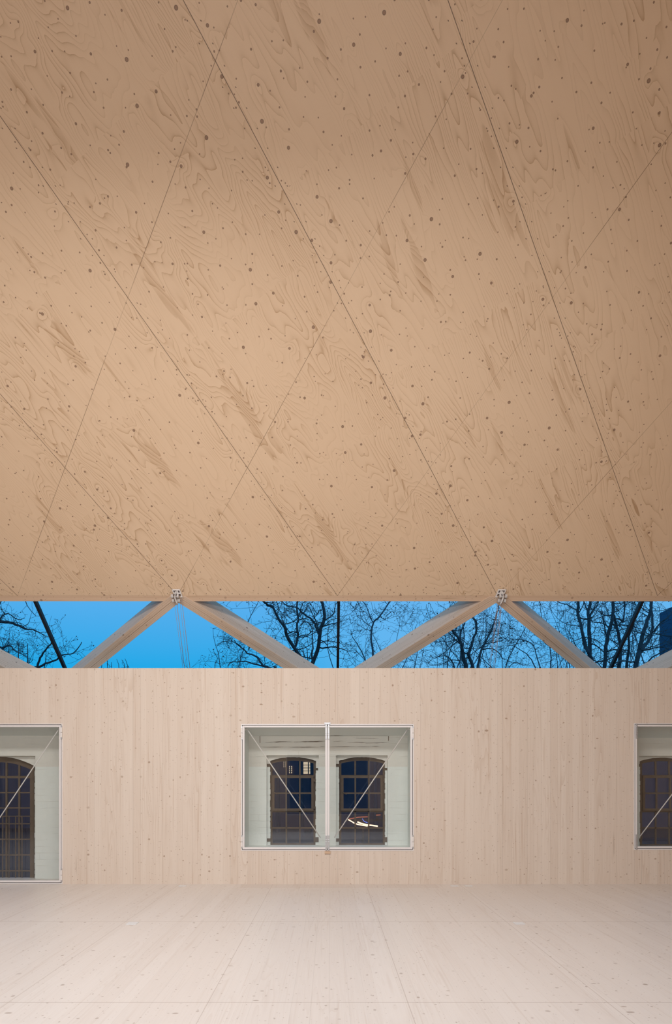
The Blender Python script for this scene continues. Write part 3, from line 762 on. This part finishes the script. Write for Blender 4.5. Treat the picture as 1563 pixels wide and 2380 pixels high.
# ------------------------------------------------------------------ bare trees
class Tree:
    def __init__(s, D, seed, dens=1., mat=None):
        s.D = D; s.r = random.Random(seed); s.mb = MB(); s.sb = MB(); s.dens = dens; s.mat = mat or M_BARK
    def limb(s, pts, w0, w1, y0=0., twigs=True, tl=1.6):
        """pts in image coordinates of the photograph, turned into a limb with depth of its own"""
        r = s.r; P = []; off = y0; n = len(pts)
        drift = r.uniform(-.25, .25)
        for i, (a_, b_) in enumerate(pts):
            d = s.D+off; P.append(Vector((PX(a_, d), d, PZ(b_, d)))); off += drift+r.uniform(-.08, .08)
        # smooth / subdivide
        Q = []; R_ = []
        for i in range(n-1):
            for t in (0, .33, .66):
                p0 = P[max(i-1, 0)]; p1 = P[i]; p2 = P[i+1]; p3 = P[min(i+2, n-1)]
                q = .5*((2*p1)+(p2-p0)*t+(2*p0-5*p1+4*p2-p3)*t*t+(3*p1-p0-3*p2+p3)*t**3)
                Q.append(q+Vector((r.uniform(-1, 1), r.uniform(-1, 1), r.uniform(-1, 1)))*.012)
        Q.append(P[-1])
        m = len(Q); rr = [1.28*(w0+(w1-w0)*i/(m-1))*s.D/F/2 for i in range(m)]
        s.mb.tube(Q, rr, 6)
        if twigs:
            L = sum((Q[i+1]-Q[i]).length for i in range(m-1))
            for _ in range(int(L*3.4*s.dens)):
                i = r.randrange(1, m-1); t = (Q[i+1]-Q[i-1]).normalized()
                s.branch(Q[i], s.side(t), rr[i]*r.uniform(.28, .5), tl*r.uniform(.4, 1.1), 0)
        return Q
    def side(s, t):
        r = s.r; v_ = Vector((r.uniform(-1, 1), r.uniform(-.6, .6), r.uniform(-.5, 1)))
        v_ -= t*v_.dot(t)*.7
        return v_.normalized()
    def branch(s, p, d, rad, L, lev):
        r = s.r; rad = min(max(rad, .0065), .05); n = max(4, int(L/.13)); st = L/n
        pts = [p.copy()]; rs = [rad]; d = d.copy(); curl = Vector((r.uniform(-1, 1), r.uniform(-.7, .7), r.uniform(-.6, 1)))*.17
        for i in range(n):
            d = (d+curl+Vector((r.uniform(-1, 1), r.uniform(-1, 1), r.uniform(-1, 1)))*.33).normalized()
            if r.random() < .25: curl = Vector((r.uniform(-1, 1), r.uniform(-.7, .7), r.uniform(-.8, .9)))*.2
            p = p+d*st; pts.append(p); rs.append(max(.0042, rad*(1-.8*(i+1)/n)))
            if lev < 2 and r.random() < (.50 if lev == 0 else .42):
                s.branch(p, (d*.4+s.side(d)).normalized(), rs[-1]*.7, L*r.uniform(.3, .6), lev+1)
        s.mb.tube(pts, rs, 3, cap=False)
        if r.random() < .22:
            q = p; a_ = r.uniform(.014, .026)
            s.sb.add([q+Vector(k)*a_ for k in ((1,0,0),(-1,0,0),(0,1,0),(0,-1,0),(0,0,1),(0,0,-1))], [(0,2,4),(2,1,4),(1,3,4),(3,0,4),(2,0,5),(1,2,5),(3,1,5),(0,3,5)])
    def wild(s, px, h=9.5, spread=1., r0=.13, n=7):
        """free-growing tree standing at image column px"""
        r = s.r; base = Vector((PX(px, s.D), s.D, -.1)); s.mb.tube([base, base+Vector((.1, 0, 2)), base+Vector((.05, .1, 3.6))], [r0*1.3, r0*1.05, r0], 8)
        for i in range(n):
            z = 3.0+r.random()*2; p = base+Vector((.08, .05, min(z, 3.6))); a_ = r.uniform(0, 2*math.pi)
            d = Vector((math.cos(a_)*.55*spread, math.sin(a_)*.4, 1)).normalized(); pts = [p]; rs = [r0*r.uniform(.4, .7)]; R0 = rs[0]
            m = int((h-3)/.45)
            for j in range(m):
                d = (d+Vector((r.uniform(-1, 1), r.uniform(-1, 1), r.uniform(-.4, 1)))*.24).normalized(); p = p+d*.45
                pts.append(p); rs.append(max(.008, R0*(1-.85*(j+1)/m)))
                for _ in range(2):
                    if r.random() < .72*s.dens: s.branch(p, s.side(d), rs[-1]*.55, r.uniform(.6, 1.8), 0)
            s.mb.tube(pts, rs, 6)
    def done(s, label, base_px, w=12, group='bare trees outside', y_from=1560):
        # trunk to the ground
        if base_px is not None:
            for bp, by in (base_px if isinstance(base_px, list) else [(base_px, y_from)]):
                top = Vector((PX(bp, s.D), s.D, PZ(by, s.D)))
                s.mb.tube([top+Vector((0, 0, .15)), top+Vector((.05, 0, -2)), Vector((top.x+.1, s.D, -.1))], [w*s.D/F/2*.9, w*s.D/F/2*1.1, w*s.D/F/2*1.5], 8)
        ob = s.mb.build('bare_tree', s.mat, smooth=False); ob['label'] = label; ob['category'] = 'tree'; ob['group'] = group
        if s.sb.v: s.sb.build('seed_balls', M_SEED, ob, kind='stuff')
        return ob

# left corner trees
t = Tree(23, 1, .9)
t.limb([(84, 1560), (92, 1535), (100, 1518), (113, 1503), (120, 1492), (126, 1482)], 4.5, 1.5, tl=1.1)
t.limb([(84, 1558), (100, 1545), (118, 1538), (133, 1532), (145, 1522), (165, 1520), (180, 1508), (190, 1492)], 4.5, 1.2, tl=.9)
t.done('bare tree with low spreading branches at the foot of the leftmost black glazing bar', 84, 10)
t = Tree(25, 2, 1.2)
t.limb([(-60, 1560), (-40, 1500), (-30, 1460), (-5, 1446), (12, 1446), (30, 1449), (45, 1455), (60, 1462), (78, 1464), (92, 1470), (104, 1478)], 9, 1.2, tl=1.2)
t.limb([(-40, 1500), (-20, 1470), (0, 1440), (8, 1430), (20, 1427), (40, 1440), (58, 1436)], 4, 1, tl=1.)
t.limb([(-35, 1520), (-15, 1500), (5, 1505), (22, 1500), (35, 1512), (50, 1520), (64, 1528)], 5, 1, tl=1.2)
t.limb([(-40, 1540), (-10, 1530), (10, 1522), (30, 1530), (55, 1540), (80, 1552)], 5, 1.2, tl=1.1)
t.limb([(-30, 1450), (-10, 1415), (5, 1395), (20, 1385)], 3, 1, tl=.9)
t.limb([(60, 1345), (57, 1380), (60, 1400), (72, 1420), (84, 1432)], 2, 1, tl=.6)
t.done('dense bare tree behind the lower left corner of the sky strip', -60, 14)
# bushes of thin shoots at the lower edge between the first two braces
t = Tree(20, 3, .8)
for a_ in (238, 250, 262, 275, 287, 294): t.limb([(a_, 1570), (a_+t.r.uniform(-4, 4), 1550), (a_+t.r.uniform(-6, 6), 1535+t.r.uniform(-6, 8))], 1.6, .7, tl=.35)
t.done('thin bare shoots reaching up under the left brace', 262, 5, y_from=1568)
# tree left of centre
t = Tree(22, 4, 1.25)
t.limb([(694, 1560), (700, 1530), (692, 1518), (678, 1496), (666, 1475), (664, 1462), (652, 1444), (643, 1430), (634, 1412), (624, 1407), (617, 1401), (605, 1390)], 7.5, 3.2)
t.limb([(687, 1503), (692, 1481), (691, 1456), (694, 1435), (690, 1413), (692, 1398), (695, 1380)], 4.8, 3, .2)
t.limb([(694, 1433), (700, 1415), (706, 1400), (720, 1396)], 2.2, 1.2, .3)
t.limb([(722, 1560), (726, 1542), (738, 1512), (743, 1487), (746, 1462), (753, 1441), (755, 1423), (750, 1404), (746, 1390), (744, 1370)], 8.5, 5, .5)
t.limb([(741, 1473), (732, 1450), (723, 1438), (707, 1427), (695, 1415), (683, 1410), (667, 1407), (650, 1392)], 4.6, 1.5, .6)
t.limb([(757, 1441), (768, 1434), (777, 1424), (779, 1410), (785, 1398)], 2.6, 1.3, .4)
t.limb([(727, 1540), (726, 1520), (728, 1500), (727, 1480), (727, 1465)], 4, 1.5, .1)
t.limb([(697, 1455), (710, 1445), (720, 1450), (728, 1462)], 1.8, 1, .2, tl=.8)
t.limb([(748, 1418), (742, 1420), (738, 1428), (730, 1415), (720, 1400)], 2, 1.2, .2, tl=.8)
t.done('big forked bare tree left of the middle glazing bar, between the central braces', [(694, 1558), (722, 1558)], 9)
t = Tree(24, 5, 1.2)
t.limb([(640, 1565), (626, 1552), (612, 1548), (600, 1530), (590, 1522), (575, 1518), (562, 1505), (550, 1497), (545, 1488)], 5, 1.6)
t.limb([(610, 1547), (590, 1543), (570, 1537), (550, 1538), (535, 1541), (530, 1552)], 3, 1.2, .2)
t.limb([(560, 1502), (540, 1490), (520, 1492), (505, 1500)], 1.8, .9, .2, tl=1.)
t.limb([(578, 1512), (585, 1480), (575, 1450), (590, 1420), (600, 1400)], 2, 1, .3, tl=1.2)
t.limb([(500, 1565), (500, 1545), (506, 1530), (498, 1515)], 1.6, .8, .2, tl=.8)
t.done('low bare tree under the brace left of the middle, with an arching limb', 640, 8)
# right of the centre bar
t = Tree(26, 6, 1.2, M_TWIG2)
t.limb([(868, 1570), (868, 1526), (864, 1490), (864, 1466), (869, 1446), (883, 1433), (899, 1410), (906, 1397), (910, 1380)], 4.5, 1.8)
t.limb([(868, 1448), (858, 1425), (850, 1405), (840, 1395)], 2, 1.2, .2)
t.limb([(850, 1560), (848, 1530), (835, 1505), (820, 1480), (815, 1465)], 2.6, 1, .5)
t.limb([(885, 1432), (895, 1440), (900, 1430), (915, 1420)], 1.4, .8, .2, tl=.8)
t.done('slender bare tree just right of the middle glazing bar', 868, 6)
# tree above the right pulley ropes
t = Tree(22, 7, 0.95)
t.limb([(1084, 1570), (1083, 1545), (1076, 1520), (1074, 1500), (1068, 1487), (1056, 1470), (1046, 1458), (1035, 1450)], 9, 2.2)
t.limb([(1069, 1487), (1072, 1470), (1078, 1455), (1082, 1448)], 4.5, 1.5, .2)
t.limb([(1100, 1570), (1100, 1550), (1092, 1530), (1090, 1519), (1096, 1500), (1102, 1482), (1108, 1468), (1108, 1448), (1102, 1438), (1096, 1428)], 7, 2.2, .3)
t.limb([(1090, 1521), (1080, 1517), (1074, 1505)], 3, 2, .2)
t.limb([(1106, 1570), (1112, 1545), (1118, 1515), (1130, 1490), (1142, 1468), (1148, 1450), (1156, 1425), (1160, 1405)], 5.5, 1.8, .5)
t.limb([(1118, 1512), (1140, 1507), (1158, 1515), (1170, 1530), (1190, 1540)], 2.4, 1.1, .3)
t.limb([(1068, 1487), (1052, 1500), (1030, 1520), (1010, 1530), (1000, 1522)], 2, 1, .3)
t.limb([(1060, 1560), (1050, 1535), (1036, 1524), (1015, 1527)], 3, 1.2, .3)
t.done('sturdy bare tree under the brace left of the right pulley ropes', [(1084, 1568), (1103, 1568)], 10)
t = Tree(25, 8, 1.1, M_TWIG2)
t.limb([(1250, 1570), (1240, 1540), (1225, 1520), (1205, 1508), (1190, 1500), (1178, 1502)], 2.2, 1)
t.limb([(1262, 1572), (1250, 1530), (1240, 1500), (1215, 1487), (1195, 1487), (1180, 1480)], 2.2, .9, .4)
t.limb([(1180, 1570), (1185, 1550), (1200, 1540), (1220, 1548)], 1.8, .9, .1)
t.done('fine-twigged bare tree under the brace right of the right pulley ropes', 1256, 5)
# right-hand cluster
t = Tree(22, 9, 0.95)
t.limb([(1386, 1570), (1375, 1530), (1368, 1515), (1361, 1500), (1357, 1480), (1352, 1457), (1345, 1428), (1344, 1400), (1346, 1380)], 6.5, 4.5)
t.limb([(1345, 1420), (1330, 1412), (1318, 1405), (1300, 1400), (1285, 1385)], 2.5, 1.4, .2)
t.limb([(1358, 1517), (1345, 1510), (1337, 1498), (1330, 1480), (1318, 1462)], 2.2, 1, .2)
t.done('bare tree with a bowed trunk left in the right-hand cluster', 1386, 8)
t = Tree(23, 10, 0.8)
t.limb([(1374, 1570), (1372, 1530), (1371, 1480), (1370, 1440), (1368, 1420), (1374, 1400), (1372, 1380)], 8, 4)
t.limb([(1370, 1440), (1378, 1420), (1390, 1405), (1392, 1388)], 3, 1.5, .2)
t.limb([(1368, 1425), (1360, 1405), (1356, 1390)], 3, 2, -.2)
t.done('straight bare tree second from the left in the right-hand cluster', 1374, 9)
t = Tree(22.5, 11, 0.8)
t.limb([(1404, 1570), (1408, 1525), (1410, 1500), (1416, 1470), (1424, 1440), (1427, 1415), (1425, 1385)], 7, 5.5)
t.limb([(1428, 1430), (1434, 1460), (1440, 1480), (1444, 1510), (1440, 1550), (1440, 1570)], 4, 8, .3)
t.limb([(1426, 1440), (1438, 1438), (1450, 1445), (1452, 1420), (1453, 1395)], 3.2, 3, .3)
t.limb([(1398, 1420), (1402, 1440), (1408, 1470), (1412, 1495)], 1.6, 2, .4)
t.done('bare tree left of the right glazing bar with two upright limbs', [(1404, 1568), (1440, 1568)], 9)
t = Tree(21, 12, 0.8)
t.limb([(1478, 1570), (1481, 1535), (1487, 1510), (1494, 1480), (1498, 1465), (1506, 1440), (1513, 1420), (1515, 1400), (1517, 1380)], 9, 4.5)
t.limb([(1484, 1525), (1497, 1505), (1508, 1490), (1513, 1475), (1517, 1460), (1516, 1430), (1516, 1400), (1518, 1380)], 6.5, 4, .3)
t.limb([(1514, 1473), (1525, 1462), (1536, 1448), (1552, 1436), (1566, 1418)], 4, 2.4, .4)
t.limb([(1456, 1570), (1459, 1530), (1463, 1500), (1462, 1480), (1470, 1460), (1475, 1450)], 5.5, 2.2, .2)
t.limb([(1494, 1512), (1510, 1504), (1528, 1500), (1545, 1494), (1563, 1488)], 2.2, 1.2, .3)
t.limb([(1478, 1540), (1460, 1537), (1445, 1536), (1432, 1541)], 3, 2.4, .1)
t.limb([(1490, 1565), (1510, 1535), (1530, 1520), (1550, 1510), (1570, 1500)], 3.2, 1.6, .3)
t.done('large bare tree right of the right glazing bar, limbs rising over the tower block', [(1478, 1568), (1456, 1568)], 11)
places = ('over the right brace of the left bracket', 'just left of the middle glazing bar', 'right of the middle glazing bar', 'behind the brace left of the right bracket, lower part',
          'behind the brace left of the right bracket, upper part', 'left of the sturdy tree near the right bracket', 'behind the right bracket ropes', 'right of the right bracket ropes',
          'behind the brace right of the right bracket', 'left in the right-hand cluster', 'in the middle of the right-hand cluster', 'behind the right glazing bar', 'in front of the tower block',
          'at the lower left corner', 'at the far left edge')
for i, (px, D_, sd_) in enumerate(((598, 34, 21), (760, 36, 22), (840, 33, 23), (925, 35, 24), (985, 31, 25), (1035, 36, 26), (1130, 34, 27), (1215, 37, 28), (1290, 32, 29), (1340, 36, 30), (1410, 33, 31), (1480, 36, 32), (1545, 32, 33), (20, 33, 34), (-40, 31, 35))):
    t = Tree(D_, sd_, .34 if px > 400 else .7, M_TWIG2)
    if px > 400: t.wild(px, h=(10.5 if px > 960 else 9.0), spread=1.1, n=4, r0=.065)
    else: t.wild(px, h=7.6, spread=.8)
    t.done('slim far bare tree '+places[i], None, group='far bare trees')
